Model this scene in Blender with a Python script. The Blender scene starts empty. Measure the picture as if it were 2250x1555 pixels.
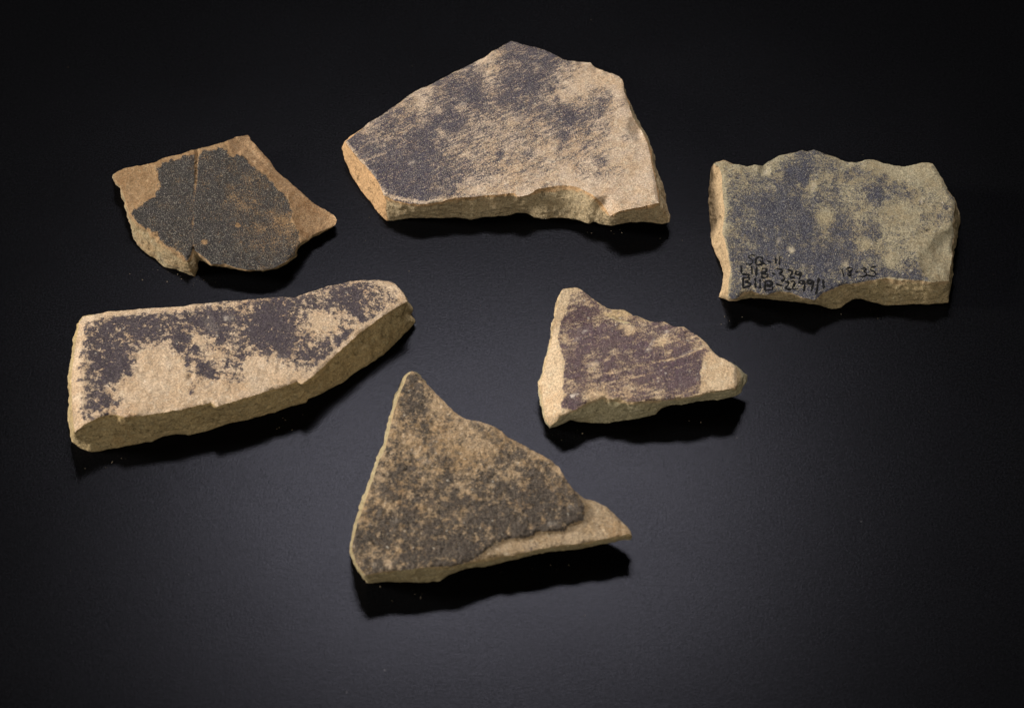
import bpy, math
import numpy as np
from mathutils import Vector
from mathutils.geometry import delaunay_2d_cdt

# ------------------------------------------------------------------ camera
TH = math.radians(42.0)          # tilt of the lens axis from straight down
DIST = 0.75                      # lens to the middle of the table
WPX, HPX = 2250.0, 1555.0        # the photograph's own pixels, used for tracing
FIELD = 0.2922                   # metres seen across the middle of the frame
FPX = DIST / FIELD * WPX
S = bpy.context.scene
Fw = np.array([0.0, math.sin(TH), -math.cos(TH)])
Up = np.array([0.0, math.cos(TH), math.sin(TH)])
Rt = np.array([1.0, 0.0, 0.0])
CAM = -DIST * Fw
cam_data = bpy.data.cameras.new("camera")
cam_data.sensor_width = 36.0
cam_data.lens = 36.0 * DIST / FIELD
cam_data.clip_start = 0.02
cam_data.clip_end = 60.0
cam_data.dof.use_dof = True
cam_data.dof.focus_distance = 0.775
cam_data.dof.aperture_fstop = 20.0
cam = bpy.data.objects.new("camera", cam_data)
cam.location = CAM
cam.rotation_euler = (TH, 0, 0)
S.collection.objects.link(cam)
S.camera = cam

# ------------------------------------------------------------------ world, lamps, exposure
W = bpy.data.worlds.new("World")
S.world = W
W.use_nodes = True
W.node_tree.nodes["Background"].inputs[0].default_value = (0.9, 0.95, 1.0, 1)
W.node_tree.nodes["Background"].inputs[1].default_value = 0.004

def area(name, loc, target, sx, sy, power, col, spread=180.0):
    L = bpy.data.lights.new(name, 'AREA')
    L.shape = 'RECTANGLE'
    L.size, L.size_y = sx, sy
    L.energy = power
    L.color = col
    L.spread = math.radians(spread)
    o = bpy.data.objects.new(name, L)
    o.location = loc
    o.rotation_euler = (Vector(target) - Vector(loc)).to_track_quat('-Z', 'Y').to_euler()
    S.collection.objects.link(o)
    return o

area("key_lamp", (-0.02, 0.552, 0.760), (0.0, -0.01, 0), 0.30, 0.10, 0.80, (1.0, 0.985, 1.0), 64)
area("side_lamp", (-1.55, 0.10, 0.58), (0, 0, 0), 0.35, 0.35, 4.5, (1.0, 0.965, 0.92), 60)
area("fill_lamp", (0.05, -0.95, 0.50), (0, 0, 0), 0.7, 0.5, 3.9, (1.0, 0.96, 0.87))
S.view_settings.view_transform = 'Standard'
S.view_settings.look = 'None'
S.view_settings.exposure = 0.0
S.view_settings.gamma = 1.0
S.render.film_transparent = False

# ------------------------------------------------------------------ helpers
def ray(p, z):
    """photo pixel(s) + height above the table -> world point(s)"""
    p = np.atleast_2d(np.asarray(p, float)); z = np.broadcast_to(np.asarray(z, float), (len(p),))
    d = Fw + np.outer((p[:, 0] - WPX / 2) / FPX, Rt) - np.outer((p[:, 1] - HPX / 2) / FPX, Up)
    t = (z - CAM[2]) / d[:, 2]
    return CAM + d * t[:, None]

def _h(i, j, k, seed):
    n = (i * 374761393 + j * 668265263 + k * 2147483647 + seed * 144665) & 0x7fffffff
    n = ((n ^ (n >> 13)) * 1274126177) & 0x7fffffff
    n = ((n ^ (n >> 15)) * 2246822519) & 0x7fffffff
    return ((n ^ (n >> 16)) & 0xffff) / 32767.5 - 1.0

def vnoise(p, seed=0):
    p = np.asarray(p, float)
    if p.shape[1] == 2:
        p = np.c_[p, np.zeros(len(p))]
    i = np.floor(p).astype(np.int64); f = p - i; f = f * f * f * (f * (f * 6 - 15) + 10)
    out = 0
    for a in (0, 1):
        for b in (0, 1):
            for c in (0, 1):
                w = (f[:, 0] if a else 1 - f[:, 0]) * (f[:, 1] if b else 1 - f[:, 1]) * (f[:, 2] if c else 1 - f[:, 2])
                out = out + w * _h(i[:, 0] + a, i[:, 1] + b, i[:, 2] + c, seed)
    return out

def fbm(p, seed=0, octv=4, gain=0.5):
    p = np.asarray(p, float); a = 1.0; s = 0; t = 0
    for o in range(octv):
        s = s + a * vnoise(p * (2.03 ** o) + 17.3 * o, seed + o); t += a; a *= gain
    return s / t

def inside(poly, p):
    poly = np.asarray(poly, float)[:, :2]; x, y = p[:, 0], p[:, 1]
    c = np.zeros(len(p), bool); j = len(poly) - 1
    for i in range(len(poly)):
        xi, yi = poly[i]; xj, yj = poly[j]
        if yi != yj:
            c ^= ((yi > y) != (yj > y)) & (x < (xj - xi) * (y - yi) / (yj - yi) + xi)
        j = i
    return c

def dline(line, p, closed=False):
    line = np.asarray(line, float)[:, :2]
    if closed: line = np.vstack([line, line[:1]])
    best = np.full(len(p), 1e9)
    for a, b in zip(line[:-1], line[1:]):
        ab = b - a; L = max(ab @ ab, 1e-9)
        t = np.clip(((p - a) @ ab) / L, 0, 1)
        best = np.minimum(best, np.hypot(p[:, 0] - a[0] - t * ab[0], p[:, 1] - a[1] - t * ab[1]))
    return best

def sstep(a, b, x):
    t = np.clip((x - a) / (b - a), 0, 1); return t * t * (3 - 2 * t)

def resample(pts, step=None, n=None):
    pts = np.asarray(pts, float)[:, :2]
    seg = np.hypot(*(pts[1:] - pts[:-1]).T); s = np.r_[0, np.cumsum(seg)]
    if n is None: n = max(2, int(round(s[-1] / step)) + 1)
    q = np.linspace(0, s[-1], n)
    return np.c_[np.interp(q, s, pts[:, 0]), np.interp(q, s, pts[:, 1])]

def plane(c):
    c = np.asarray(c, float)
    A = np.c_[c[:, 0], c[:, 1], np.ones(len(c))]
    k = np.linalg.lstsq(A, c[:, 2] * 1e-3, rcond=None)[0]
    return lambda p: p[:, 0] * k[0] + p[:, 1] * k[1] + k[2]

def gridval(rows, x0, y0, cell, p):
    n = max(len(r) for r in rows)
    g = np.array([[int(ch) for ch in r.ljust(n, r[-1])] for r in rows], float) / 9.0
    u = np.clip((p[:, 0] - x0) / cell - 0.5, 0, g.shape[1] - 1.001)
    v = np.clip((p[:, 1] - y0) / cell - 0.5, 0, g.shape[0] - 1.001)
    i, j = u.astype(int), v.astype(int); fu, fv = u - i, v - j
    return (g[j, i] * (1 - fu) * (1 - fv) + g[j, i + 1] * fu * (1 - fv) + g[j + 1, i] * (1 - fu) * fv + g[j + 1, i + 1] * fu * fv)

def mesh_obj(name, verts, faces, mat, parent=None, attrs=None, smooth=True):
    me = bpy.data.meshes.new(name)
    me.from_pydata([tuple(v) for v in verts], [], [tuple(int(i) for i in f) for f in faces])
    me.materials.append(mat)
    if smooth:
        me.polygons.foreach_set("use_smooth", np.ones(len(me.polygons), bool))
    for k, a in (attrs or {}).items():
        at = me.attributes.new(k, 'FLOAT', 'POINT')
        at.data.foreach_set("value", np.asarray(a, np.float32))
    me.update()
    o = bpy.data.objects.new(name, me)
    S.collection.objects.link(o)
    if parent: o.parent = parent
    return o

# ------------------------------------------------------------------ materials
class NT:
    def __init__(self, name):
        self.m = bpy.data.materials.new(name); self.m.use_nodes = True
        self.t = self.m.node_tree; self.n = self.t.nodes
        self.b = self.n["Principled BSDF"]
        self.out = self.n["Material Output"]
    def new(self, typ, **kw):
        nd = self.n.new(typ)
        for k, v in kw.items(): setattr(nd, k, v)
        return nd
    def put(self, sock, v):
        if isinstance(v, bpy.types.NodeSocket): self.t.links.new(v, sock)
        elif isinstance(v, (tuple, list)) and len(v) == 3 and sock.type == 'RGBA': sock.default_value = (*v, 1)
        else: sock.default_value = v
    def math(self, op, a, b=0.0, c=None, clamp=False):
        nd = self.new("ShaderNodeMath", operation=op, use_clamp=clamp)
        self.put(nd.inputs[0], a); self.put(nd.inputs[1], b)
        if c is not None: self.put(nd.inputs[2], c)
        return nd.outputs[0]
    def ramp(self, x, lo, hi, a=0.0, b=1.0):
        nd = self.new("ShaderNodeMapRange", interpolation_type='SMOOTHSTEP')
        self.put(nd.inputs["Value"], x); self.put(nd.inputs["From Min"], lo); self.put(nd.inputs["From Max"], hi)
        self.put(nd.inputs["To Min"], a); self.put(nd.inputs["To Max"], b)
        return nd.outputs[0]
    def mix(self, f, a, b, mode='MIX'):
        nd = self.new("ShaderNodeMix", data_type='RGBA', blend_type=mode)
        self.put(nd.inputs[0], f); self.put(nd.inputs[6], a); self.put(nd.inputs[7], b)
        return nd.outputs[2]
    def coord(self, rot=0.0, scale=(1, 1, 1), off=0.0):
        tc = self.new("ShaderNodeTexCoord")
        mp = self.new("ShaderNodeMapping")
        mp.inputs["Location"].default_value = (off, off * 1.7, off * 0.6)
        mp.inputs["Rotation"].default_value = (0, 0, rot)
        mp.inputs["Scale"].default_value = scale
        vr = self.new("ShaderNodeVectorRotate", rotation_type='Z_AXIS')
        vr.inputs["Angle"].default_value = rot
        self.t.links.new(tc.outputs["Object"], vr.inputs["Vector"])
        mp.inputs["Rotation"].default_value = (0, 0, 0)
        self.t.links.new(vr.outputs[0], mp.inputs["Vector"])
        return mp.outputs[0]
    def noise(self, co, scale, detail=3.0, rough=0.55, dist=0.0):
        nd = self.new("ShaderNodeTexNoise")
        self.t.links.new(co, nd.inputs["Vector"])
        nd.inputs["Scale"].default_value = scale; nd.inputs["Detail"].default_value = detail
        nd.inputs["Roughness"].default_value = rough; nd.inputs["Distortion"].default_value = dist
        return nd.outputs[0]
    def grain(self, co, col, amt=1.0):
        """sand-sized colour scatter of the fired clay"""
        a = self.noise(co, 2100, 1, 0.5); b = self.noise(co, 4300, 1, 0.5)
        g = self.math('ADD', self.ramp(a, 0.3, 0.7, -0.24 * amt, 0.24 * amt), self.ramp(b, 0.3, 0.7, 1 - 0.26 * amt, 1 + 0.26 * amt))
        nd = self.new("ShaderNodeVectorMath", operation='SCALE')
        self.put(nd.inputs[0], col); self.put(nd.inputs["Scale"], g)
        return nd.outputs[0]
    def attr(self, name):
        return self.new("ShaderNodeAttribute", attribute_name=name).outputs["Fac"]
    def bump(self, h, strength, dist, prev=None):
        nd = self.new("ShaderNodeBump")
        nd.inputs["Strength"].default_value = strength; nd.inputs["Distance"].default_value = dist
        self.put(nd.inputs["Height"], h)
        if prev is not None: self.t.links.new(prev, nd.inputs["Normal"])
        return nd.outputs[0]

def clay_col(M, co, c1, c2, c3):
    n3 = M.noise(co, 160, 4, 0.6); n4 = M.noise(co, 900, 4, 0.65); n5 = M.noise(co, 3200, 2, 0.5)
    c = M.mix(M.ramp(n3, 0.35, 0.66), c1, c2)
    n2 = M.noise(co, 75, 4, 0.65, 0.8); n6 = M.noise(co, 330, 3, 0.6)
    c = M.mix(M.ramp(n2, 0.54, 0.74, 0, 0.40), c, (c1[0] * 1.02, c1[1] * 0.86, c1[2] * 0.72))   # iron stain
    c = M.mix(M.ramp(n6, 0.54, 0.72, 0, 0.5), c, (c2[0] * 0.80, c2[1] * 0.84, c2[2] * 0.92))   # grey bloom
    c = M.mix(M.ramp(n4, 0.50, 0.72, 0, 0.75), c, c3)
    c = M.mix(M.ramp(n5, 0.36, 0.22, 0, 0.55), c, tuple(x * 0.35 for x in c1))     # dark grit
    c = M.mix(M.ramp(n5, 0.66, 0.78, 0, 0.6), c, tuple(min(1, x * 1.6) for x in c3))  # pale grit
    return c, n4, n5

def top_material(name, clay, paint, rot=0.0, stretch=1.0, amp=(0.5, 0.35, 0.15), fine=2300.0, mid=750.0,
                 big=230.0, soft=0.12, specks=0.0, paint_rough=0.62, seed=0.0, grain=1.0, dust=(0.20, 0.175, 0.14), dustk=0.55, pscale=0.82, spec=0.10):
    M = NT(name)
    co = M.coord(off=seed)
    cs = M.coord(rot=rot, scale=(1.0 / stretch, 1, 1), off=seed + 0.3)
    c, n4, n5 = clay_col(M, co, *clay)
    p = M.attr("paint")
    nf = M.noise(co, fine, 3, 0.75); nm = M.noise(cs, mid, 3, 0.6); nb = M.noise(cs, big, 3, 0.6)
    s = M.math('ADD', M.math('MULTIPLY', M.math('SUBTRACT', nf, 0.5), amp[0] * 3.0),
               M.math('ADD', M.math('MULTIPLY', M.math('SUBTRACT', nm, 0.5), amp[1] * 3.0),
                      M.math('MULTIPLY', M.math('SUBTRACT', nb, 0.5), amp[2] * 3.0)))
    pe = M.math('ADD', M.math('MULTIPLY', p, pscale), 0.5 - 0.5 * pscale)
    k = M.ramp(M.math('ADD', pe, s), 0.5 - soft, 0.5 + soft)
    k = M.math('MULTIPLY', k, M.ramp(p, 0.02, 0.22))
    pc = M.mix(M.ramp(nb, 0.35, 0.65), paint[0], paint[1])
    pc = M.mix(M.ramp(nm, 0.45, 0.75, 0, 0.6), pc, paint[2])
    ng = M.noise(co, 1700, 2, 0.7); ng2 = M.noise(co, 3600, 1, 0.5)
    pc = M.mix(M.ramp(ng, 0.54, 0.30, 0, 0.8), pc, tuple(x * 0.3 for x in paint[0]))
    pc = M.mix(M.ramp(ng2, 0.54, 0.72, 0, dustk), pc, dust)
    col = M.mix(k, c, pc)
    if specks:
        vo = M.new("ShaderNodeTexVoronoi"); vo.inputs["Scale"].default_value = 900
        wv = M.new("ShaderNodeVectorMath", operation='ADD'); nz = M.new("ShaderNodeTexNoise"); nz.inputs["Scale"].default_value = 1500
        M.t.links.new(co, nz.inputs["Vector"])
        sc = M.new("ShaderNodeVectorMath", operation='SCALE'); sc.inputs["Scale"].default_value = 0.0012
        M.t.links.new(nz.outputs["Color"], sc.inputs[0]); M.t.links.new(co, wv.inputs[0]); M.t.links.new(sc.outputs[0], wv.inputs[1])
        M.t.links.new(wv.outputs[0], vo.inputs["Vector"])
        sep = M.new("ShaderNodeSeparateColor"); M.t.links.new(vo.outputs["Color"], sep.inputs[0])
        sp = M.math('MULTIPLY', M.ramp(vo.outputs["Distance"], 0.34, 0.2), M.math('GREATER_THAN', sep.outputs[0], 1.0 - specks))
        col = M.mix(M.math('MULTIPLY', sp, 0.5), col, (0.55, 0.48, 0.38))
    col = M.mix(M.attr("chalk"), col, (0.60, 0.51, 0.41))
    col = M.grain(co, col, grain)
    M.put(M.b.inputs["Base Color"], col)
    M.put(M.b.inputs["Roughness"], M.math('ADD', M.math('MULTIPLY', k, paint_rough - 0.88), 0.88))
    M.put(M.b.inputs["Specular IOR Level"], M.math('ADD', M.math('MULTIPLY', k, spec - 0.2), 0.2))
    nrm = M.bump(n4, 0.55, 0.00035)
    nrm = M.bump(nf, 0.6, 0.00016, nrm)
    nrm = M.bump(k, 0.35, 0.00010, nrm)
    M.put(M.b.inputs["Normal"], nrm)
    return M.m

def side_material(name, skin, core, pale, seed=0.0):
    M = NT(name)
    co = M.coord(off=seed)
    cs = M.coord(scale=(0.35, 0.35, 1.6), off=seed)
    c, n4, n5 = clay_col(M, co, core[0], core[1], pale)
    st = M.noise(cs, 520, 4, 0.65, 0.6)
    c = M.mix(M.ramp(st, 0.56, 0.72, 0, 0.5), c, tuple(x * 0.55 for x in core[0]))
    d = M.math('ADD', M.attr("depth"), M.math('MULTIPLY', M.math('SUBTRACT', st, 0.5), 0.9))
    c = M.mix(M.ramp(d, 0.08, 0.34, 0.85, 0.0), c, skin)
    c = M.mix(M.math('MULTIPLY', M.ramp(M.math('ADD', M.attr("warm"), M.math('MULTIPLY', M.math('SUBTRACT', st, 0.5), 0.8)), 0.3, 0.8), 0.85), c, skin)
    cr = M.noise(M.coord(scale=(0.28, 0.28, 1.0), off=seed + 2.2), 260, 3, 0.55, 1.2)
    crack = M.ramp(M.math('ABSOLUTE', M.math('SUBTRACT', cr, 0.52)), 0.010, 0.002)
    crack = M.math('MULTIPLY', crack, M.ramp(M.noise(co, 120, 2), 0.5, 0.62))
    c = M.mix(M.math('MULTIPLY', crack, 0.65), c, tuple(x * 0.22 for x in core[0]))
    M.put(M.b.inputs["Base Color"], M.grain(co, c, 0.8))
    M.b.inputs["Roughness"].default_value = 0.9
    M.b.inputs["Specular IOR Level"].default_value = 0.25
    pit = M.noise(co, 620, 3, 0.7)
    nrm = M.bump(crack, -0.8, 0.0006)
    nrm = M.bump(st, 0.8, 0.0006, nrm)
    nrm = M.bump(M.ramp(pit, 0.30, 0.42), 0.8, 0.0006, nrm)
    nrm = M.bump(n4, 0.9, 0.0005, nrm)
    nrm = M.bump(n5, 0.5, 0.00012, nrm)
    M.put(M.b.inputs["Normal"], nrm)
    return M.m

def plain(name, col, rough=0.5, spec=0.5):
    M = NT(name)
    co = M.coord()
    n = M.noise(co, 1500, 3)
    M.put(M.b.inputs["Base Color"], M.mix(n, tuple(c * 0.6 for c in col), tuple(min(1, c * 1.4) for c in col)))
    M.b.inputs["Roughness"].default_value = rough
    M.b.inputs["Specular IOR Level"].default_value = spec
    return M.m

# ------------------------------------------------------------------ the table
def table_material():
    M = NT("black_board")
    co = M.coord()
    g = M.noise(co, 1900, 2, 0.6); g2 = M.noise(co, 700, 3, 0.6); g3 = M.noise(co, 9, 4, 0.6)
    base = M.mix(M.ramp(g, 0.35, 0.65), (0.0016, 0.0016, 0.0018), (0.0030, 0.0030, 0.0033))
    vo = M.new("ShaderNodeTexVoronoi"); vo.inputs["Scale"].default_value = 95
    M.t.links.new(co, vo.inputs["Vector"])
    sep = M.new("ShaderNodeSeparateColor"); M.t.links.new(vo.outputs["Color"], sep.inputs[0])
    dust = M.math('MULTIPLY', M.ramp(vo.outputs["Distance"], 0.022, 0.012), M.math('GREATER_THAN', sep.outputs[0], 0.80))
    base = M.mix(M.math('MULTIPLY', dust, 0.7), base, (0.16, 0.15, 0.14))
    M.put(M.b.inputs["Base Color"], base)
    M.put(M.b.inputs["Roughness"], M.math('ADD', M.ramp(g3, 0.3, 0.7, -0.02, 0.02), M.ramp(g, 0.3, 0.7, 0.245, 0.270)))
    M.put(M.b.inputs["Specular IOR Level"], M.math('ADD', M.ramp(g, 0.3, 0.7, 0.028, 0.055), M.ramp(g2, 0.3, 0.7, -0.004, 0.004)))
    M.b.inputs["Specular Tint"].default_value = (0.81, 0.80, 1.0, 1)
    nrm = M.bump(g, 0.42, 0.00006)
    nrm = M.bump(g2, 0.12, 0.00006, nrm)
    M.put(M.b.inputs["Normal"], nrm)
    return M.m

tbl = mesh_obj("table_top", [(-3, -3, 0), (3, -3, 0), (3, 3, 0), (-3, 3, 0)], [(0, 1, 2, 3)], table_material(), smooth=False)
tbl["kind"] = "structure"
tbl["label"] = "matte black board the sherds lie on"

# ------------------------------------------------------------------ sherd builder
def match_sections(top, bot, step):
    """resample two polylines so that flagged corner points stay paired"""
    it = [0] + [i for i, p in enumerate(top) if len(p) > 2] + [len(top) - 1]
    ib = [0] + [i for i, p in enumerate(bot) if len(p) > 2] + [len(bot) - 1]
    T, B = [], []
    for a, b, c, d in zip(it[:-1], it[1:], ib[:-1], ib[1:]):
        tt = [p[:2] for p in top[a:b + 1]]; bb = [p[:2] for p in bot[c:d + 1]]
        la = sum(math.dist(u, v) for u, v in zip(tt, tt[1:])); lb = sum(math.dist(u, v) for u, v in zip(bb, bb[1:]))
        n = max(4, int(max(la, lb) / step) + 1)
        t, bo = resample(tt, n=n), resample(bb, n=n)
        T.append(t[:-1]); B.append(bo[:-1])
    T.append(np.array([top[-1][:2]], float)); B.append(np.array([bot[-1][:2]], float))
    return np.vstack(T), np.vstack(B)

STEP = 3.2
def sherd(name, label, back, ftop, fbot, zt, zb, paint, mats, seed, group=None, dz=None, rim=0.42, relief=0.16,
          rough=0.55, split=None, split_names=None, jag=1.0, inset=0.0018, bulge=0.0004, skin_mm=1.0, patch=1.0, warm=None, chalk=()):
    root = bpy.data.objects.new(name, None)
    root.empty_display_size = 0.01
    S.collection.objects.link(root)
    root["label"] = label; root["category"] = "pottery sherd"
    if group: root["group"] = group
    zt, zb = plane(zt), plane(zb)
    bk = resample([p[:2] for p in back], step=STEP)          # A -> B over the far side
    ft, fb = match_sections(ftop, fbot, STEP)                # A -> B over the near side
    ring = np.vstack([bk[:-1], ft[::-1][:-1]])
    nb = len(bk) - 1
    N = len(ring)
    # small random chipping of the traced outline
    nxt, prv = np.roll(ring, -1, 0), np.roll(ring, 1, 0)
    tg = nxt - prv; tg /= np.maximum(np.hypot(tg[:, 0], tg[:, 1]), 1e-6)[:, None]
    nr = np.c_[-tg[:, 1], tg[:, 0]]
    ring = ring + nr * (jag * (1.2 * fbm(ring / 7.0, seed, 3) + 1.3 * fbm(ring / 22.0, seed + 5, 2)))[:, None]
    def height(p):
        z = zt(p)
        d = dline(ring, p, True)
        z = z - rim * 1e-3 * (0.15 + 1.6 * np.clip(fbm(p / 38.0, seed + 40, 2) + 0.12, 0, 1)) * (1 - np.clip(d / 7.0, 0, 1)) ** 2
        z = z - 0.35e-3 * np.clip(fbm(p / 15.0, seed + 9, 3), 0, 1) * (1 - np.clip(d / 22.0, 0, 1))
        z = z + relief * 1e-3 * (1.2 * fbm(p / 60.0, seed + 1, 2) + 0.8 * fbm(p / 14.0, seed + 2, 3) + 0.45 * fbm(p / 5.0, seed + 3, 2))
        if dz: z = z + dz(p) * 1e-3
        return np.maximum(z, zb(p) + 0.0006)
    # interior points
    x0, y0 = ring.min(0); x1, y1 = ring.max(0)
    gx, gy = np.meshgrid(np.arange(x0, x1, STEP * 1.05), np.arange(y0, y1, STEP * 0.92))
    gx[1::2] += STEP * 0.5
    g = np.c_[gx.ravel(), gy.ravel()]
    rs = np.random.RandomState(seed)
    g += rs.uniform(-0.7, 0.7, g.shape)
    g = g[inside(ring, g)]
    g = g[dline(ring, g, True) > STEP * 0.6]
    pts = np.vstack([ring, g])
    vs, es, fs, ov, oe, of = delaunay_2d_cdt([Vector(p) for p in pts], [(i, (i + 1) % N) for i in range(N)], [], 1, 1e-5)
    vp = np.array([[v.x, v.y] for v in vs])
    tri = np.array([f for f in fs if len(f) == 3], int)
    z = height(vp)
    V = ray(vp, z)
    # make the triangles face up
    a, b, c = V[tri[:, 0]], V[tri[:, 1]], V[tri[:, 2]]
    flip = np.cross(b - a, c - a)[:, 2] < 0
    tri[flip] = tri[flip][:, ::-1]
    pv = paint(vp)
    pv = np.clip(pv + patch * sstep(0.05, 0.3, pv) * (0.30 * fbm(vp / 12.0, seed + 51, 3) + 0.26 * fbm(vp / 30.0, seed + 55, 2)), 0, 1)
    ck = np.zeros(len(vp))
    for cx, cy, rx, ry, ang, amt in chalk:
        ca, sa = math.cos(math.radians(ang)), math.sin(math.radians(ang))
        dx, dy = vp[:, 0] - cx, vp[:, 1] - cy
        q = np.hypot((dx * ca - dy * sa) / rx, (dx * sa + dy * ca) / ry) + 0.8 * fbm(vp / 5.0, seed + 60, 2)
        ck = np.maximum(ck, (amt if amt > 0.9 else amt * 0.5) * (1 - sstep(0.4, 1.3, q)))
    attrs = {"paint": pv, "chalk": ck}
    if split is None:
        mesh_obj("painted_face", V, tri, mats[0], root, attrs)
    else:
        cen = vp[tri].mean(1)
        ins = split(cen)
        for nm, sel, mt in zip(split_names, (ins, ~ins), (mats[0], mats[2])):
            tt = tri[sel]; used = np.unique(tt); rm = np.full(len(vp), -1); rm[used] = np.arange(len(used))
            mesh_obj(nm, V[used], rm[tt], mt, root, {"paint": pv[used], "chalk": ck[used]})
    # fractured sides
    T3 = ray(ring, height(ring))
    fbr = fb[::-1][:-1]
    cen = T3.mean(0)
    zb_r = np.maximum(zb(ring), 0.0)
    auto = T3.copy()
    t3 = np.roll(T3, -3, 0) - np.roll(T3, 3, 0)
    out = np.c_[t3[:, 1], -t3[:, 0]]; out /= np.maximum(np.hypot(out[:, 0], out[:, 1]), 1e-9)[:, None]
    area2 = np.sum(T3[:, 0] * np.roll(T3[:, 1], -1) - np.roll(T3[:, 0], -1) * T3[:, 1])
    if area2 < 0: out = -out
    auto[:, :2] -= out * inset; auto[:, 2] = zb_r
    B3 = auto.copy()
    rayb = ray(ring[:nb], zb_r[:nb])
    s = np.linspace(0, 1, nb); w = np.maximum(1 - s / 0.16, 1 - (1 - s) / 0.16).clip(0, 1); w = w * w * (3 - 2 * w)
    B3[:nb] = auto[:nb] * (1 - w)[:, None] + rayb * w[:, None]
    B3[nb:] = ray(fbr, np.maximum(zb(fbr), 0.0))
    B3[:, 2] = np.minimum(B3[:, 2], T3[:, 2] - 0.0004)
    out3 = np.c_[out, np.zeros(N)]
    def ringsmooth(A, w):
        ker = np.hanning(2 * w + 3)[1:-1]; ker /= ker.sum()
        ext = np.vstack([A[-w:], A, A[:w]])
        return np.c_[[np.convolve(ext[:, k], ker, 'valid') for k in range(3)]].T
    T3s, B3s = ringsmooth(T3, 7), ringsmooth(B3, 5)
    out3 = ringsmooth(out3, 5)
    ROWS = 26
    SV, dep = [], []
    for r in range(ROWS + 1):
        f = r / ROWS
        e = min(1.0, f / 0.22); e = e * e * (3 - 2 * e)
        P = (T3 * (1 - e) + T3s * e) * (1 - f) + (B3 * (1 - e) + B3s * e) * f if f < 0.7 else T3s * (1 - f) + (B3s * (1 - (f - 0.7) / 0.3) + B3 * ((f - 0.7) / 0.3)) * f
        P = P + out3 * (bulge * math.sin(math.pi * f))
        env = 1.25 * min(1, f / 0.08) * (1.0 if f < 0.9 else 0.5 + 5.0 * (1 - f))
        n = 1.0 * fbm(P / 0.0060, seed + 20, 3) + 0.55 * fbm(P * np.array([1, 1, 3.0]) / 0.0022, seed + 24, 3) + 0.5 * fbm(P / 0.0013, seed + 28, 2) - 1.3 * np.clip(fbm(P / 0.0032, seed + 31, 2) - 0.18, 0, 1)
        P = P + out3 * (rough * 1e-3 * env * n)[:, None]
        P[:, 2] = np.maximum(P[:, 2], 0.00005)
        SV.append(P); dep.append((T3[:, 2] - P[:, 2]) / (skin_mm * 1e-3 * 4))
    SV = np.vstack(SV); dep = np.concatenate(dep)
    sf = []
    i = np.arange(N); j = (i + 1) % N
    for r in range(ROWS):
        q = np.c_[r * N + i, (r + 1) * N + i, (r + 1) * N + j, r * N + j]
        sf.append(q if area2 > 0 else q[:, ::-1])
    sf = np.vstack(sf)
    faces = [tuple(q) for q in sf]
    last = list(range(ROWS * N, ROWS * N + N))
    faces.append(tuple(last[::-1]) if area2 > 0 else tuple(last))
    wm = np.zeros(N) if warm is None else warm(ring)
    mesh_obj("clay_body", SV, faces, mats[1], root, {"depth": dep, "warm": np.tile(wm, ROWS + 1)})
    return root, height

SHERD_GROUP = "six painted pottery sherds on black"

# ---- 1: small dark sherd with a split through it, upper left
S1_DARK = [(341,366),(356,357),(379,350),(413,340),(432,336),(448,329),(471,325),(501,325),(506,339),(531,341),(550,359),(577,376),
           (598,396),(612,417),(631,431),(642,452),(642,482),(654,505),(661,523),(668,545),(640,585),(600,605),(547,612),(496,600),
           (464,596),(428,565),(418,572),(411,572),(383,551),(356,533),(342,512),(316,503),(295,486),(284,466),(300,455),(321,440),
           (342,431),(349,412),(346,394),(339,371)]
S1_EDGE = [(501,300),(503,325),(510,337),(531,341),(550,359),(577,376),(598,396),(612,417),(631,431),(642,452),(642,482),(654,505),(661,527),(662,545)]
S1_CRACK = [(434,326),(431,360),(430,400),(426,440),(424,480),(423,510),(425,548)]
def s1_right(p):
    poly = S1_EDGE + [(640,640),(800,640),(800,250),(501,250)]
    return inside(poly, p)
def s1_dz(p):
    d = dline(S1_EDGE, p) * s1_right(p)
    z = -1.5 * sstep(0, 20, d + 5 * fbm(p / 14.0, 71, 2) * (d > 2)) - np.clip((d - 14) * 0.035, 0, 1.6) - 0.35 * sstep(0, 4, d) + 0.5 * s1_right(p) * fbm(p / 18.0, 72, 3)
    left = inside([(230,340),(345,350),(341,366),(346,394),(349,412),(342,431),(321,440),(300,455),(284,466),(260,470),(220,400)], p)
    z -= left * (0.25 * sstep(0, 4, dline([(341,366),(346,394),(349,412),(342,431),(321,440),(300,455)], p)) + 0.012 * dline([(345,360),(349,412),(300,455)], p))
    c = dline(S1_CRACK, p)
    wdt = np.interp(p[:, 1], [326, 370, 400, 440, 487, 510, 550], [6.0, 4.2, 3.4, 2.2, 3.2, 2.2, 4.0])
    z -= np.interp(p[:, 1], [326, 400, 432, 470, 487, 508, 530, 550], [1.4, 0.8, 0.03, 0.0, 0.5, 0.0, 0.1, 1.3]) * (1 - sstep(0.2, 1.0, c / (wdt * (0.7 + 0.7 * fbm(p / 16.0, 78, 2).clip(-.5, 1))))) * (0.7 + 0.6 * fbm(p / 12.0, 77, 2))
    return z
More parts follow.
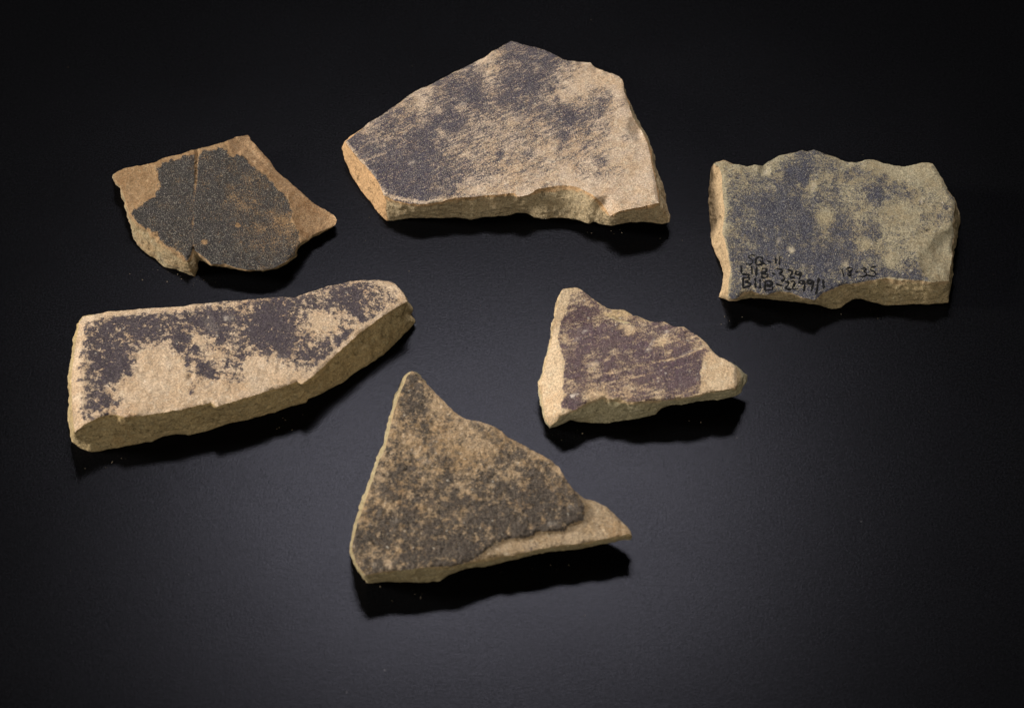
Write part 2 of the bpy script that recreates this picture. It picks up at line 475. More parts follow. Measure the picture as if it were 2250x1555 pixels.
def s1_paint(p):
    g = gridval(["8888888888888", "8888888888888", "8888887778888", "8888886678888", "8888887665788", "8888888775688", "8888888877788", "8888888888888"], 240, 290, 40, p)
    d = dline(S1_DARK, p, True); k = inside(S1_DARK, p)
    sd = np.where(k, d, -d)
    m = sstep(-1, 5, sd + 7.0 * fbm(p / 8.0, 3, 3))
    ck = dline(S1_CRACK, p); m *= 1 - np.interp(p[:, 1], [326, 400, 440, 470, 487, 508, 550], [1, 0.8, 0.08, 0.06, 0.8, 0.06, 0.4]) * (1 - sstep(0.5, 1.1, ck / np.interp(p[:, 1], [326, 350, 400, 470, 550], [7.5, 4.5, 3.2, 2.4, 3.0])))
    for x, y, r in ((523,495,6.5),(449,532,8),(560,442,3)):
        m *= sstep(0.6, 1.1, np.hypot(p[:, 0] - x, (p[:, 1] - y) * 1.15) / r)
    return np.clip(g, 0, 1) * m
clay1 = ((0.209, 0.121, 0.055), (0.267, 0.165, 0.082), (0.323, 0.227, 0.125))
m1 = top_material("sherd_black_slip", clay1, ((0.024, 0.022, 0.021), (0.032, 0.027, 0.026), (0.05, 0.042, 0.035)),
                  amp=(0.6, 0.14, 0.14), fine=2700, soft=0.24, seed=1.0, dust=(0.25, 0.225, 0.18), dustk=0.9)
m1b = top_material("sherd_bare_brown_break", ((0.303, 0.175, 0.083), (0.387, 0.239, 0.123), (0.468, 0.329, 0.188)), ((0.05, 0.04, 0.03), (0.06, 0.05, 0.04), (0.08, 0.06, 0.05)), seed=1.4, grain=1.2)
m1s = side_material("sherd_brown_fracture", (0.30, 0.185, 0.09), ((0.25, 0.19, 0.10), (0.29, 0.23, 0.135)), (0.36, 0.30, 0.20), 1.0)
sherd("pottery_sherd", "small black-slipped sherd split by a vertical crack, bare brown along its right edge",
      back=[(247,387),(257,378),(276,370),(306,364),(340,357),(359,348),(391,340),(428,330),(464,321),(494,312),(518,302),(545,297),
            (552,309),(570,329),(592,353),(606,375),(636,400),(660,422),(689,448),(714,461),(733,473),(741,483),(736,494)],
      ftop=[(247,387),(254,395),(266,407),(273,429),(279,450),(288,473),(301,490),(323,505),(347,524),(376,549),(396,562),(412,576,1),
            (419,560),(424,546,1),(430,552),(442,561),(457,573),(464,582),(496,580),(521,588),(547,594),(574,593),(601,589),(623,578),
            (647,561,1),(648,551),(657,536),(672,527),(692,514),(719,502),(736,494)],
      fbot=[(247,387),(253,397),(264,412),(271,436),(279,460),(286,485),(293,514),(301,539),(323,556),(342,571),(362,588),(391,595),(428,608,1),
            (436,590),(436,576,1),(438,572),(446,570),(458,576),(465,583),(496,582),(521,589),(547,595),(574,595),(601,591),(623,581),
            (648,564,1),(650,554),(658,540),(673,530),(693,517),(720,505),(736,494)],
      zt=[(250,390,7.5),(545,300,8.5),(574,593,6.0)], zb=[(430,600,0),(300,520,0),(738,490,2.0)],
      paint=s1_paint, mats=(m1, m1s, m1b), seed=11, group=SHERD_GROUP, warm=lambda q: 0.5 + 0 * q[:, 0], patch=0.5, dz=s1_dz, relief=0.18, rough=0.6, jag=1.0,
      split=lambda p: ~s1_right(p), split_names=("painted_face", "fracture_bevel"))

# ---- 2: the largest sherd, top centre
# columns 0..18 of 40 px from x=740; column 9 starts at x=1100
S2_ROWS = [
 "0000000026" + "77500" + "0000",
 "0000000546" + "78520" + "0000",
 "0000057647" + "76311" + "0000",
 "0004455757" + "64236" + "1100",
 "0065467453" + "55556" + "1100",
 "8656765434" + "45444" + "1141",
 "7657854334" + "53343" + "1310",
 "7788765543" + "33213" + "2121",
 "6557765222" + "22111" + "1111",
 "5556655111" + "11111" + "1111"]
def s2_paint(p):
    g = gridval(S2_ROWS, 740, 80, 40, p)
    for x, y, r, v in ((1250,248,26,0.45),(1225,215,10,0.3),(1180,188,12,.3),(1098,340,9,0.6),(1240,300,13,0.4),(1320,352,14,0.3),(1278,380,14,0.25),(1375,300,12,0.35),(1370,225,9,.3),
                       (1210,196,9,.3),(1232,330,10,.3),(880,225,8,-.3),(965,243,7,-.4),(968,290,8,-.5),(932,230,14,-.3),(1060,130,14,-.5)):
        g = g + v * np.exp(-((p[:, 0] - x) ** 2 + (p[:, 1] - y) ** 2) / (r * r))
    right = sstep(1390, 1440, p[:, 0] + 0.2 * p[:, 1] - 60)
    d = dline([(758,312),(801,364),(843,429),(939,448),(1002,435)], p)
    return np.clip(0.5 + (g - 0.47) * 1.15 + 0.09 * sstep(1180, 1000, p[:, 0]), 0, 1) * (1 - 0.75 * right) * (0.35 + 0.65 * sstep(1, 8, d))
clay2 = ((0.424, 0.297, 0.186), (0.479, 0.361, 0.256), (0.553, 0.465, 0.333))
m2 = top_material("sherd_violet_wash", clay2, ((0.042, 0.033, 0.050), (0.054, 0.045, 0.062), (0.085, 0.074, 0.078)),
                  rot=math.radians(-33), stretch=3.2, amp=(0.72, 0.42, 0.14), fine=2400, mid=1000, big=300, soft=0.28, specks=0.015, seed=2.0, dust=(0.33, 0.29, 0.21), dustk=0.85, pscale=0.86)
m2s = side_material("sherd_layered_fracture", (0.48, 0.28, 0.13), ((0.36, 0.265, 0.15), (0.41, 0.31, 0.18)), (0.46, 0.38, 0.24), 2.0)
def s2_dz(p):
    z = -1.6 * sstep(0, 26, 26 - np.hypot((p[:, 0] - 1402), (p[:, 1] - 285) * 0.6) + 4 * fbm(p / 9, 5, 2))
    z -= 2.6 * sstep(30, 0, dline([(1326,455),(1343,478)], p)) * (p[:, 1] > 430)
    z -= 0.8 * sstep(14, 0, dline([(1278,136),(1300,140),(1310,152)], p))
    return z
sherd("pottery_sherd", "largest sherd, at the back, bright tan right half, violet wash on its left",
      back=[(758,312),(772,302),(789,288),(809,271),(838,255),(860,237),(888,217),(914,200),(942,189),(973,172),(1007,155),(1036,141),(1064,127),
            (1084,112),(1094,107),(1111,97),(1122,91),(1137,94),(1156,100),(1179,105),(1199,111),(1219,121),(1233,128),(1247,134),(1278,136),
            (1298,138),(1306,148),(1326,156),(1346,162),(1360,169),(1369,180),(1371,203),(1380,223),(1384,240)],
      ftop=[(758,312),(772,330),(801,364),(826,392),(843,429,1),(866,441),(900,448),(939,448),(970,443),(1002,435),(1041,432),(1092,428),
            (1131,424),(1137,432),(1162,428),(1176,417),(1210,410),(1238,407),(1272,412),(1295,424),(1315,438),(1326,452),(1341,474,1),
            (1349,469),(1369,463),(1405,455),(1434,449),(1448,446,1),(1445,424),(1438,390),(1432,361),(1429,342),(1422,313),(1408,285),(1391,260),(1384,240)],
      fbot=[(758,312),(751,325),(758,353),(772,384),(795,421),(815,449),(838,477),(850,486,1),(869,484),(900,480),(928,480),(970,479),(1002,477),
            (1036,482),(1064,476),(1106,475),(1122,473),(1134,468),(1156,468),(1173,477),(1193,482),(1222,479),(1250,480),(1278,486),(1295,492),
            (1304,487),(1323,494),(1345,496,1),(1377,489),(1420,489),(1459,493),(1472,489,1),(1473,475),(1462,441),(1458,410),(1442,376),(1439,347),
            (1431,333),(1420,299),(1400,265),(1386,243),(1384,240)],
      zt=[(760,315,8.0),(1440,450,12.0),(1122,92,10.0)], zb=[(850,480,0),(1450,480,4.0),(1122,92,1.0)],
      paint=s2_paint, mats=(m2, m2s), seed=22, chalk=[(1111,405,5,3.5,0,0.9),(821,384,3.5,9,20,0.5),(905,358,7,4,20,0.5),(1190,342,3,3,0,.7),(1018,228,5,3,30,0.5)], group=SHERD_GROUP, warm=lambda q: sstep(852, 842, q[:, 0]), patch=0.5, dz=s2_dz, relief=0.15, rough=0.5)

# ---- 3: squarish sherd with the ink number, right
S3_ROWS = ["00013640000000","04448746620000","06678554465424","05788855442244","06688857552332","07777877643211","06677787656700","06776777888850","08577887888850"]
S3_MASK = [(1589,362),(1592,418),(1595,459),(1590,513),(1600,554),(1606,587),(1606,615),(1600,640),(1598,662),(1640,665),(1700,670),(1800,675),
           (1812,645),(1840,632),(1950,610),(2000,616),(2047,620),(2030,600),(2022,575),(2022,558),(2030,540),(2070,500),(2110,480),(2110,330),(1600,320)]
def s3_paint(p):
    g = gridval(S3_ROWS, 1550, 320, 40, p)
    for x, y, r, v in ((1815,475,15,-.7),(1788,405,10,-.5),(1680,378,10,-.6),(1739,550,8,-.6),(1710,530,6,-.4),(1960,572,20,-.6),(1900,535,14,-.5),(1930,425,16,.35),(1945,385,9,.4),
                       (1856,579,7,-.5),(1765,390,14,.3),(1998,430,8,.2),(2080,450,10,.3),(2070,470,9,.2)):
        g = g + v * np.exp(-((p[:, 0] - x) ** 2 + (p[:, 1] - y) ** 2) / (r * r))
    k = inside(S3_MASK, p); d = dline(S3_MASK, p, True)
    sd = np.where(k, d, -d)
    return np.clip(g, 0, 1) * sstep(-1, 3, sd + 1.5 * fbm(p / 6, 8, 2))
clay3 = ((0.257, 0.203, 0.12), (0.296, 0.249, 0.159), (0.335, 0.303, 0.202))
m3 = top_material("sherd_blue_black_wash", clay3, ((0.034, 0.033, 0.049), (0.043, 0.042, 0.059), (0.075, 0.072, 0.083)),
                  rot=0.3, stretch=1.2, amp=(0.72, 0.36, 0.16), fine=2500, mid=800, big=260, soft=0.25, specks=0.02, seed=3.0, pscale=0.95, dust=(0.27, 0.25, 0.205), dustk=0.9)
m3s = side_material("sherd_pink_tan_fracture", (0.44, 0.30, 0.165), ((0.36, 0.27, 0.14), (0.41, 0.30, 0.16)), (0.46, 0.38, 0.23), 3.0)
def s3_dz(p):
    edge = [(2022,540),(2022,558),(2022,575),(2030,600),(2047,615)]
    poly = edge + [(2120,640),(2120,480),(2060,505)]
    z = -1.0 * inside(poly, p) * np.clip(0.03 * dline(edge, p) + 0.2, 0, 1.6) * sstep(0, 30, dline([(2022,540),(2060,505),(2120,480)], p))
    z -= 0.28 * sstep(4.0, 0.5, dline([(2018,514),(2032,510),(2052,503)], p))
    z -= 0.8 * sstep(16, 4, np.hypot(p[:, 0] - 1680, p[:, 1] - 372))
    return z
r3, h3 = sherd("pottery_sherd", "squarish blue-black and grey sherd at the right with ink numbers near its front edge",
      back=[(1568,359),(1590,353),(1609,362),(1625,362),(1641,366),(1657,362),(1676,366),(1687,356),(1698,349),(1717,341),(1741,336),(1760,330),
            (1774,333),(1788,329),(1801,333),(1817,340),(1836,345),(1850,351),(1863,356),(1882,357),(1901,352),(1926,352),(1942,359),(1964,363),
            (1988,366),(2007,363),(2026,358),(2048,360),(2059,375),(2072,394),(2083,418),(2094,435),(2099,446)],
      ftop=[(1568,359),(1580,368),(1586,385),(1588,418),(1592,459),(1588,513),(1598,554),(1605,587),(1600,622),(1600,655,1),(1619,656),(1633,643),
            (1652,639),(1685,649),(1709,641),(1736,642),(1760,653),(1790,660),(1807,643),(1831,635),(1855,624),(1882,623),(1915,616),(1947,611),
            (1977,615),(2018,616),(2045,619),(2075,618),(2084,616,1),(2087,595),(2091,568),(2091,543),(2096,521),(2093,497),(2095,473),(2099,446)],
      fbot=[(1568,359),(1560,372),(1558,410),(1557,435),(1560,473),(1560,521),(1571,554),(1584,578),(1590,600),(1587,630),(1579,653),(1606,662,1),
            (1628,658),(1652,654),(1693,657),(1725,660),(1760,665),(1801,671),(1828,680),(1847,676),(1866,662),(1877,656),(1891,656),(1918,665),
            (1945,672),(1972,672),(2004,669),(2045,668),(2083,665,1),(2087,643),(2090,595),(2093,554),(2102,524),(2109,489),(2106,467),(2099,446)],
      zt=[(1590,360,9.0),(1600,650,7.5),(2080,615,10.0)], zb=[(1600,660,0),(2080,665,0.4),(1800,340,0)],
      paint=s3_paint, mats=(m3, m3s), seed=33, chalk=[(1739,550,9,5,0,0.6),(1681,377,5,5,0,0.6),(1710,530,5,6,0,0.4),(1858,580,9,7,0,0.35),(1765,583,3,3,0,.5),(2024,441,4,4,0,0.6),(1688,412,7,4,0,0.4),(1788,410,6,11,0,0.35),(1816,580,6,6,0,0.35)], group=SHERD_GROUP, warm=lambda q: sstep(1630, 1610, q[:, 0]), patch=0.6, dz=s3_dz, relief=0.17, rough=0.5, jag=1.2)

# ---- 4: long slab with a broad front fracture, left
S4_ROWS = ["00000000000000" + "244310",
           "00000000334775" + "776520",
           "04686668768863" + "234200",
           "18767664847863" + "343000",
           "16751233164566" + "630000",
           "25740025340012" + "100000",
           "15400001100000" + "000000",
           "16500000000000" + "000000",
           "12200000000000" + "000000"]
def s4_paint(p):
    g = gridval(S4_ROWS, 140, 600, 40, p)
    for x, y, r, v in ((258,802,22,.5),(282,822,9,.5),(232,882,14,.35),(262,880,10,.3),(412,797,9,.6),(445,808,12,.55),(465,822,9,.5),(478,830,7,.3),(421,862,6,.7),(395,770,12,.4),(430,765,9,.5),(404,745,16,.3),
                       (500,800,10,.3),(785,690,8,.5),(795,700,7,.5),(745,745,7,.5),(760,733,6,.6),(768,712,6,.4),(750,702,5,.5),(745,758,5,.6),(780,640,16,.3),(775,675,10,.4),
                       (435,745,20,-.35),(560,800,22,-.5),(340,790,30,-.4),(380,815,30,-.4),(345,850,40,-.4),(700,700,22,-.2),(463,745,14,-.3)):
        g = g + v * np.exp(-((p[:, 0] - x) ** 2 + (p[:, 1] - y) ** 2) / (r * r))
    g = g * sstep(2, 16, dline([(183,696),(315,678),(425,668)], p)) * (1 - sstep(16, 4, dline([(174,710),(160,799),(157,842),(162,952)], p)))
    g *= sstep(2, 14, dline([(663,844),(731,785),(791,732),(870,675),(895,662),(873,628)], p))
    return np.clip(np.where(g > 0.3, g * 1.08 + 0.03, g), 0, 1)
clay4 = ((0.436, 0.3, 0.181), (0.495, 0.363, 0.239), (0.555, 0.442, 0.311))
m4 = top_material("sherd_flaked_plum_slip", clay4, ((0.044, 0.033, 0.042), (0.060, 0.045, 0.053), (0.11, 0.085, 0.075)),
                  rot=0.2, stretch=1.1, amp=(0.50, 0.52, 0.24), fine=1900, mid=620, big=260, soft=0.17, specks=0.02, seed=4.0, pscale=0.80)
m4s = side_material("sherd_olive_fracture", (0.42, 0.29, 0.13), ((0.335, 0.24, 0.115), (0.385, 0.28, 0.14)), (0.42, 0.34, 0.19), 4.0)
def s4_dz(p):
    z = -0.5 * sstep(10, 3, np.hypot(p[:, 0] - 418, (p[:, 1] - 829) * 1.1))
    z -= 1.0 * sstep(26, 0, dline([(183,696),(174,710),(160,799),(157,842),(162,930)], p))
    return z
sherd("pottery_sherd", "long sandy slab at the left, plum slip flaking from its back half",
      back=[(183,696),(201,692),(237,685),(272,682),(315,678),(361,675),(404,673),(425,668),(461,666),(507,660),(564,657),(610,653),(649,653),
            (685,641),(717,630),(756,621),(799,615),(827,615),(859,618),(873,628),(887,646),(895,662)],
      ftop=[(183,696),(174,710),(167,749),(160,799),(157,842),(158,880),(160,920),(164,950,1),(187,931),(222,915),(254,909),(272,916),(308,913),
            (350,908),(397,899),(432,890),(464,884),(475,893),(507,884),(546,872),(585,860),(624,849),(653,838),(663,844),(685,828),(710,806),
            (731,785),(756,762),(791,732),(834,700),(870,675),(895,662)],
      fbot=[(183,696),(171,717),(164,753),(155,799),(151,838),(153,884),(151,920),(158,970,1),(176,984),(201,994),(247,986),(297,977),(336,970),
            (354,959),(386,952),(414,956),(450,947),(486,936),(514,927),(539,924),(571,915),(603,906),(642,893),(674,884),(678,876),(713,861),
            (749,842),(784,815),(813,799),(838,781),(870,753),(895,728),(914,707),(911,700),(903,692),(909,678),(902,668),(895,662)],
      zt=[(185,700,12.0),(165,950,11.5),(890,660,12.0)], zb=[(160,975,0),(680,880,0),(900,720,1.5)],
      paint=s4_paint, mats=(m4, m4s), seed=44, chalk=[(497,699,6,5,0,0.75),(508,700,9,8,0,0.3),(460,668,7,3,10,0.8),(466,840,2.5,2.5,0,.8),(462,712,24,14,-50,0.16),(590,800,34,20,10,0.22)], patch=0.45, group=SHERD_GROUP, dz=s4_dz, relief=0.17, rough=0.55, jag=0.9)

# ---- 5: triangular plum sherd, right of centre
S5_ROWS = ["014000000000","038734000000","058776533000","047768766500","047677789800","037655788700","046323355200","014300000000"]
S5_MASK = [(1252,640),(1246,665),(1240,690),(1230,705),(1224,740),(1228,765),(1238,790),(1238,830),(1233,855),(1245,868),(1232,880),(1230,900),
           (1280,905),(1327,880),(1400,890),(1450,885),(1500,878),(1538,866),(1541,840),(1541,815),(1550,785),(1562,772),(1520,725),(1440,700),(1300,640)]
S5_GROOVES = [[(1238,842),(1300,826),(1370,812),(1440,796)],[(1445,795),(1500,783),(1550,760)],[(1260,820),(1330,805),(1400,790)],[(1455,730),(1478,722)]]
def s5_paint(p):
    g = gridval(S5_ROWS, 1170, 620, 40, p)
    g = np.where(inside(S5_MASK, p), np.maximum(g, 0.66), g)
    for x, y, r, v in ((1240,740,9,-.5),(1310,712,9,-.3),(1385,725,9,-.5),(1455,752,12,-.5),(1320,872,22,-.45),(1380,868,20,-.2),(1285,862,12,-.2),(1260,885,14,.4),(1333,690,14,-.3),(1355,780,10,-.2),(1370,690,14,-.3),(1303,800,12,-.3)):
        g = g + v * np.exp(-((p[:, 0] - x) ** 2 + (p[:, 1] - y) ** 2) / (r * r))
    g = g - 0.42 * sstep(3.0, 0.6, dline(S5_GROOVES[1], p)) - 0.16 * sstep(4, 0.8, dline(S5_GROOVES[0], p)) - 0.2 * sstep(2.8, 0.6, dline([(1330,842),(1420,822),(1535,797)], p)) - 0.2 * sstep(2.8, 0.6, dline([(1390,770),(1470,752),(1530,738)], p)) 
    k = inside(S5_MASK, p); d = dline(S5_MASK, p, True); sd = np.where(k, d, -d)
    return np.clip(g, 0, 1) * sstep(-1, 4, sd + 3.0 * fbm(p / 7, 8, 2))
clay5 = ((0.451, 0.31, 0.18), (0.51, 0.375, 0.234), (0.568, 0.46, 0.305))
m5 = top_material("sherd_burnished_plum", clay5, ((0.060, 0.031, 0.042), (0.076, 0.040, 0.050), (0.125, 0.075, 0.058)),
                  rot=math.radians(-14), stretch=2.2, amp=(0.55, 0.42, 0.20), fine=2300, mid=700, big=230, soft=0.30, specks=0.05, paint_rough=0.5, seed=5.0, dust=(0.30, 0.25, 0.21), dustk=0.6, spec=0.16, pscale=0.95)
m5s = side_material("sherd_pale_fracture", (0.48, 0.33, 0.18), ((0.37, 0.31, 0.18), (0.42, 0.35, 0.21)), (0.50, 0.42, 0.27), 5.0)
def s5_dz(p):
    edge = [(1252,640),(1238,690),(1226,740),(1234,790),(1236,850),(1233,905)]
    left = inside(edge + [(1233,960),(1150,960),(1150,630)], p)
    z = -1.0 * left * np.clip(dline(edge, p) * np.interp(p[:, 1], [640, 800, 860, 940], [0.03, 0.04, 0.06, 0.14]), 0, 6.5)
    for gline in S5_GROOVES:
        z -= 0.13 * sstep(3.6, 0.5, dline(gline, p))
    return z
sherd("pottery_sherd", "triangular sherd right of centre, plum slip scratched across, bare tan tip",
      back=[(1237,634),(1249,636),(1267,633),(1278,638),(1291,649),(1311,662),(1333,676),(1356,681),(1373,681),(1384,689),(1404,698),(1427,709),
            (1440,709),(1453,707),(1471,714),(1487,718),(1502,718),(1516,727),(1533,738),(1551,753),(1564,769),(1580,784),(1598,791),(1613,802),(1618,807)],
      ftop=[(1237,634),(1234,642),(1228,656),(1224,676),(1220,698),(1215,727),(1212,753),(1205,780),(1199,804),(1193,827),(1184,843),(1191,860),
            (1192,882),(1199,916),(1208,937,1),(1218,927),(1233,911),(1249,907),(1267,898),(1293,884),(1327,873),(1349,878),(1367,879),(1382,884),
            (1400,882),(1427,880),(1460,879),(1493,874),(1527,869),(1549,862),(1582,857),(1616,854,1),(1619,842),(1619,820),(1618,807)],
      fbot=[(1237,634),(1232,640),(1224,656),(1220,687),(1213,713),(1208,756),(1200,784),(1193,811),(1180,844),(1187,862),(1189,887),(1197,916),
            (1207,940,1),(1220,937),(1238,930),(1253,922),(1271,927),(1304,929),(1338,929),(1371,924),(1400,919),(1427,914),(1442,909),(1453,896),
            (1471,890),(1500,888),(1527,883),(1560,879),(1593,876),(1616,871,1),(1629,862),(1633,849),(1643,838),(1643,824),(1631,816),(1618,807)],
      zt=[(1240,636,11.0),(1250,900,9.0),(1615,850,11.0)], zb=[(1207,940,0),(1338,929,0.8),(1616,871,4.0)],
      paint=s5_paint, mats=(m5, m5s), seed=55, chalk=[(1261,868,8,3.5,25,0.95),(1432,752,12,3,55,0.7),(1425,768,6,4,0,0.6),(1464,728,11,3,8,0.7),(1303,800,18,8,20,0.35),(1284,728,8,3,30,0.5),(1268,745,9,4,20,0.45),(1530,832,7,3,50,0.5),(1495,845,6,4,0,0.4),(1518,772,40,1.8,22,0.6)], patch=0.4, group=SHERD_GROUP, dz=s5_dz, relief=0.16, rough=0.5)

# ---- 6: triangular crusted sherd, front centre
S6_ROWS = ["0008800000000","0008740000000","0006644000000","0054644560000","0054544346600","0056473456560","0566655786656","0645776788886",
           "6677667879999","7887678799999","7657899999999","7777899999999"]
S6_CRUST_EDGE = [(1250,1050),(1258,1077),(1268,1099),(1281,1113),(1279,1135),(1254,1146),(1236,1160),(1205,1163),(1182,1164),(1157,1174),(1128,1178),
                 (1096,1182),(1074,1200),(1052,1214),(1031,1225),(1010,1238),(960,1246),(900,1249),(850,1256),(800,1262)]
S6_CRUST = S6_CRUST_EDGE + [(740,1290),(740,790),(1250,790)]
def s6_in(p):
    q = p + 3.0 * np.c_[fbm(p / 9, 61, 2), fbm(p / 9, 62, 2)]
    return inside(S6_CRUST, q)
def s6_sd(p):
    q = p + 3.0 * np.c_[fbm(p / 9, 61, 2), fbm(p / 9, 62, 2)]
    d = dline(S6_CRUST_EDGE, q)
    return np.where(inside(S6_CRUST, q), d, -d)
def s6_dz(p):
    sd = s6_sd(p)
    amt = np.interp(p[:, 0], [800, 960, 1040, 1110], [0.1, 0.2, 0.7, 1.05])
    z = -amt * (1 - sstep(-13, 3, sd))
    z += (sd > 0) * 0.16 * (fbm(p / 9.0, 66, 3)) + (sd > 0) * 0.12 * fbm(p / 3.8, 67, 2) - (sd > 0) * 0.5 * np.clip(fbm(p / 7.0, 69, 2) - 0.25, 0, 1)
    z += 0.03 * sstep(20, 2, np.maximum(sd, 0)) * sstep(-8, 0, sd) * sstep(990, 1050, p[:, 0])
    z -= 0.3 * sstep(3.5, 0.5, dline([(1318,1154),(1328,1174)], p))
    return z
def s6_paint(p):
    g = gridval(S6_ROWS, 750, 800, 40, p)
    g = np.where((g < 0.35), 0.5, g) + 0.03
    for x, y, r, v in ((955,890,12,-.4),(1030,995,22,-.15),(930,985,16,-.12),(852,1112,10,-.6),(853,1238,8,-.8),(1010,1010,18,-.1),(1125,1040,9,-.5),(1010,1140,9,-.3),(1180,1145,30,.2)):
        g = g + v * np.exp(-((p[:, 0] - x) ** 2 + (p[:, 1] - y) ** 2) / (r * r))
    edge = dline([(905,816),(955,861),(998,904),(1056,926),(1103,948),(1146,976),(1207,1009),(1240,1048),(1258,1074)], p)
    g = g - 0.25 * sstep(14, 2, edge)
    low = 0.16 * np.exp(-((p[:, 0] - 1165) ** 2 + (p[:, 1] - 1200) ** 2) / (22.0 ** 2)) 
    return np.where(s6_sd(p) > -5, np.clip(0.5 + (g - 0.55) * 1.25, 0.08, 1), 0.02 + 2.2 * low)
clay6 = ((0.294, 0.19, 0.097), (0.353, 0.245, 0.142), (0.412, 0.32, 0.217))
m6 = top_material("sherd_charred_crust", clay6, ((0.046, 0.037, 0.030), (0.066, 0.051, 0.040), (0.13, 0.098, 0.070)),
                  amp=(0.48, 0.55, 0.30), fine=1600, mid=560, big=200, soft=0.38, specks=0.03, paint_rough=0.8, seed=6.0, pscale=0.8)
clay6b = ((0.285, 0.194, 0.105), (0.328, 0.238, 0.147), (0.389, 0.31, 0.21))
m6b = top_material("sherd_bare_brown_clay", clay6b, ((0.07, 0.055, 0.05), (0.09, 0.07, 0.06), (0.12, 0.09, 0.07)), amp=(0.3, 0.3, 0.2), seed=6.5)
m6s = side_material("sherd_tan_fracture", (0.38, 0.26, 0.13), ((0.31, 0.235, 0.12), (0.36, 0.28, 0.15)), (0.43, 0.35, 0.22), 6.0)
sherd("pottery_sherd", "triangular sherd at the front, thick dark mottled crust ending above a bare tan corner",
      back=[(905,816),(919,823),(934,840),(955,861),(977,883),(998,904),(1024,921),(1056,926),(1085,937),(1103,948),(1117,962),(1146,976),(1175,991),
            (1207,1009),(1229,1027),(1240,1048),(1258,1074),(1283,1095),(1308,1101),(1333,1113),(1358,1138),(1380,1160),(1389,1178)],
      ftop=[(905,816),(893,829),(882,858),(873,879),(864,912),(855,948),(848,984),(833,1012),(824,1038),(812,1074),(798,1117),(785,1149),(776,1189),
            (774,1210),(782,1232),(793,1250),(803,1263,1),(844,1255),(894,1250),(948,1245),(995,1243),(1024,1236),(1074,1225),(1128,1218),(1182,1207),
            (1236,1196),(1272,1194),(1326,1183),(1362,1176,1),(1382,1172),(1389,1178)],
      fbot=[(905,816),(889,829),(876,854),(867,879),(858,912),(849,948),(840,987),(826,1012),(818,1045),(804,1081),(788,1113),(790,1124),(777,1153),
            (772,1196),(772,1218),(782,1239),(797,1264),(806,1280,1),(851,1277),(901,1279),(966,1277),(984,1264),(1016,1252),(1045,1246),(1092,1237),
            (1146,1225),(1182,1214),(1236,1209),(1272,1207),(1326,1194),(1362,1187,1),(1387,1184),(1389,1178)],
      zt=[(905,818,10.0),(800,1255,9.5),(1385,1170,10.0)], zb=[(806,1280,0),(1385,1183,5.0),(905,818,1.0)],
      paint=s6_paint, mats=(m6, m6s, m6b), seed=66, chalk=[(853,1238,7,9,0,0.3),(1254,1113,7,6,0,0.45),(1210,1150,12,4,5,0.35),(869,1143,4,6,0,.35),(935,1012,14,9,0,0.25),(823,1240,6,6,0,0.3),(1085,1200,4,8,40,.3)], patch=0.9, group=SHERD_GROUP, dz=s6_dz, relief=0.2, rough=0.45, jag=0.9,
      split=lambda p: s6_sd(p) > -3.5, split_names=("dark_crust", "bare_clay_face"))

# ------------------------------------------------------------------ ink numbers on the squarish sherd
INK = plain("marker_ink", (0.006, 0.0055, 0.0055), 0.6, 0.08)
def zc(pts, ox, oy): return [(ox + x / 7.775, oy + y / 7.775) for x, y in pts]
LINES = {
 "SQ-11": (1550, 500, 4.8, [[(840,470),(790,465),(730,490),(740,512),(790,540),(812,580),(797,620),(750,632),(690,615)],
    [(930,495),(862,520),(855,600),(872,640),(950,632),(972,580),(976,520),(930,495)],[(930,570),(985,605),(1045,642)],[(1040,562),(1130,600)],
    [(1196,505),(1200,560),(1204,622)],[(1268,490),(1266,560),(1264,638)]]),
 "L11B-329": (1550, 500, 5.6, [[(605,640),(612,720),(616,790),(690,800),(760,812)],[(785,655),(797,800)],[(872,675),(868,825)],[(965,700),(962,860)],
    [(965,700),(1035,695),(1045,745),(975,780),(1072,800),(1062,842),(962,860)],[(1135,775),(1190,802)],
    [(1208,702),(1300,716),(1322,745),(1258,790),(1335,825),(1352,880),(1290,920)],[(1400,720),(1465,735),(1487,770),(1430,840),(1450,852),(1525,855)],
    [(1605,745),(1545,748),(1530,790),(1580,810),(1632,765),(1618,830),(1598,890)]]),
 "B11B-2299/1": (1550, 500, 6.0, [[(645,850),(640,1030)],[(645,850),(745,850),(757,890),(680,922),(768,950),(772,992),(640,1030)],[(850,855),(852,1030)],
    [(932,885),(930,1040)],[(1022,910),(1010,1072)],[(1030,910),(1128,918),(1140,968),(1040,985),(1150,1010),(1142,1060),(1010,1075)],[(1208,968),(1310,992)],
    [(1352,930),(1408,925),(1422,968),(1362,1032),(1400,1050),(1470,1055)],[(1458,922),(1510,912),(1532,950),(1478,1032),(1500,1050),(1590,1045)],
    [(1695,925),(1630,898),(1595,938),(1640,972),(1698,925),(1692,1000),(1678,1085)],[(1835,915),(1760,890),(1728,938),(1780,962),(1838,915),(1828,1000),(1810,1085)],
    [(1938,848),(1912,1000),(1886,1142)],[(2008,888),(2022,1045)]]),
 "18-35": (1830, 500, 4.6, [[(150,705),(172,770),(192,845)],[(330,690),(262,680),(228,715),(290,755),(312,800),(280,826),(248,800),(290,755),(332,722),(330,690)],
    [(385,762),(432,750)],[(482,706),(540,688),(576,704),(528,748),(582,776),(568,816),(522,840),(468,834)],[(740,665),(655,678),(638,722),(700,745),(738,790),(700,838),(590,812)]]),
}
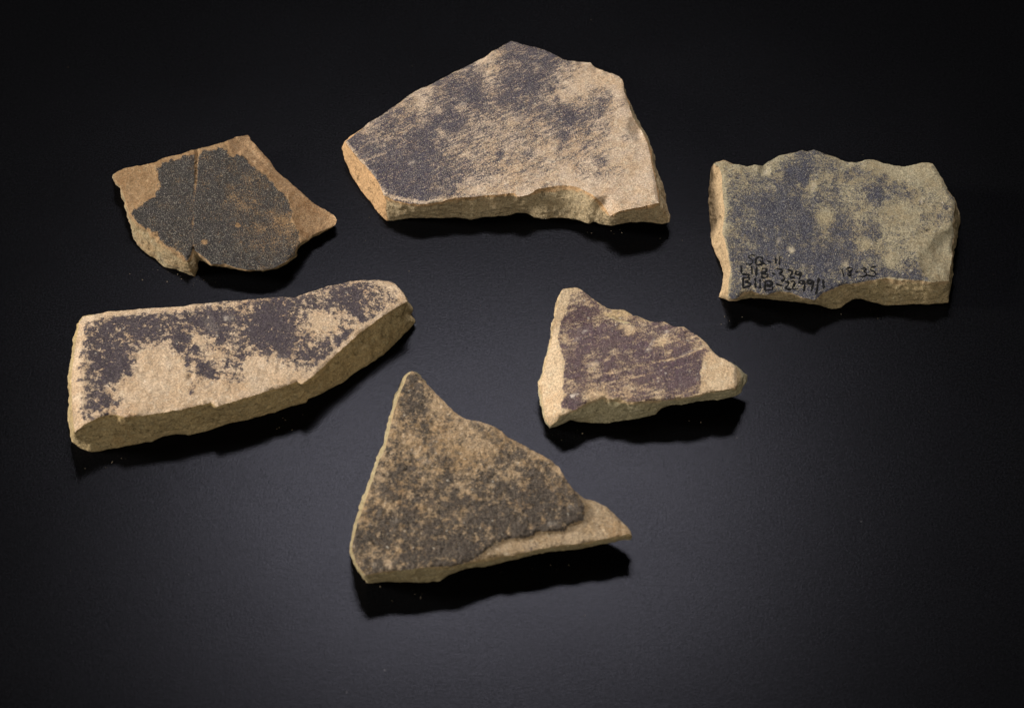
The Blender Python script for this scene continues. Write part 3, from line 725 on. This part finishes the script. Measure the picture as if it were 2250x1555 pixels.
for text, (ox, oy, wpx, strokes) in LINES.items():
    V, Fc = [], []
    for k, st in enumerate(strokes):
        q = resample(zc(st, ox, oy), step=1.5)
        # ease the corners
        for _ in range(2):
            q[1:-1] = 0.5 * q[1:-1] + 0.25 * (q[:-2] + q[2:])
        t = np.gradient(q, axis=0); t /= np.maximum(np.hypot(t[:, 0], t[:, 1]), 1e-6)[:, None]
        nn = np.c_[-t[:, 1], t[:, 0]]
        wv = wpx * 0.43 * np.clip(0.85 + 0.9 * fbm(q / 5.0 + k, 91, 2), 0.42, 1.2)
        wv[0] *= 0.6; wv[-1] *= 0.6
        rows = []
        for off, lift in ((-1, 0.00002), (-0.55, 0.00011), (0, 0.00014), (0.55, 0.00011), (1, 0.00002)):
            pp = q + nn * (wv * off)[:, None]
            rows.append(ray(pp, h3(pp) + lift))
        b = len(V); n = len(q)
        for r in rows: V.extend(r.tolist())
        for r in range(4):
            for i in range(n - 1):
                Fc.append((b + r * n + i, b + r * n + i + 1, b + (r + 1) * n + i + 1, b + (r + 1) * n + i))
    o = mesh_obj("ink_inscription", V, Fc, INK, r3)
    o["label"] = "black handwritten ink reading " + text

# ------------------------------------------------------------------ loose dust shed on the board
rs = np.random.RandomState(7)
V, Fc = [], []
spots = [(330,610,60,16),(440,620,40,8),(830,505,80,8),(1330,515,70,7),(1600,690,50,7),(1900,690,90,8),(230,1010,60,8),(620,930,90,10),(1240,955,50,8),(1500,910,90,7),(860,1300,70,8),(1200,1240,90,7),(1125,760,900,70)]
for cx, cy, rad, n in spots:
    for _ in range(n):
        p = np.array([[cx + rs.normal() * rad * 0.6, cy + rs.normal() * rad * (0.25 if rad < 200 else 0.5)]])
        c = ray(p, 0.0)[0]
        r = 0.00004 + 0.00009 * rs.rand() ** 2 * (1.5 if rad < 200 else 1.0)
        dirs = rs.normal(size=(6, 3)); dirs /= np.linalg.norm(dirs, axis=1)[:, None]
        b = len(V)
        octa = np.array([(1,0,0),(-1,0,0),(0,1,0),(0,-1,0),(0,0,1),(0,0,-0.6)]) * rs.uniform(0.6, 1.4, (6, 1))
        for o in octa: V.append(tuple(c + np.array([0, 0, 0.6 * r]) + o * r))
        for f in ((0,2,4),(2,1,4),(1,3,4),(3,0,4),(2,0,5),(1,2,5),(3,1,5),(0,3,5)): Fc.append(tuple(b + i for i in f))
dust = mesh_obj("clay_dust", V, Fc, plain("pale_clay_dust", (0.30, 0.24, 0.16), 0.9, 0.2), smooth=False)
dust["kind"] = "stuff"
dust["label"] = "specks of pale clay dust scattered on the black board"
dust["category"] = "dust"
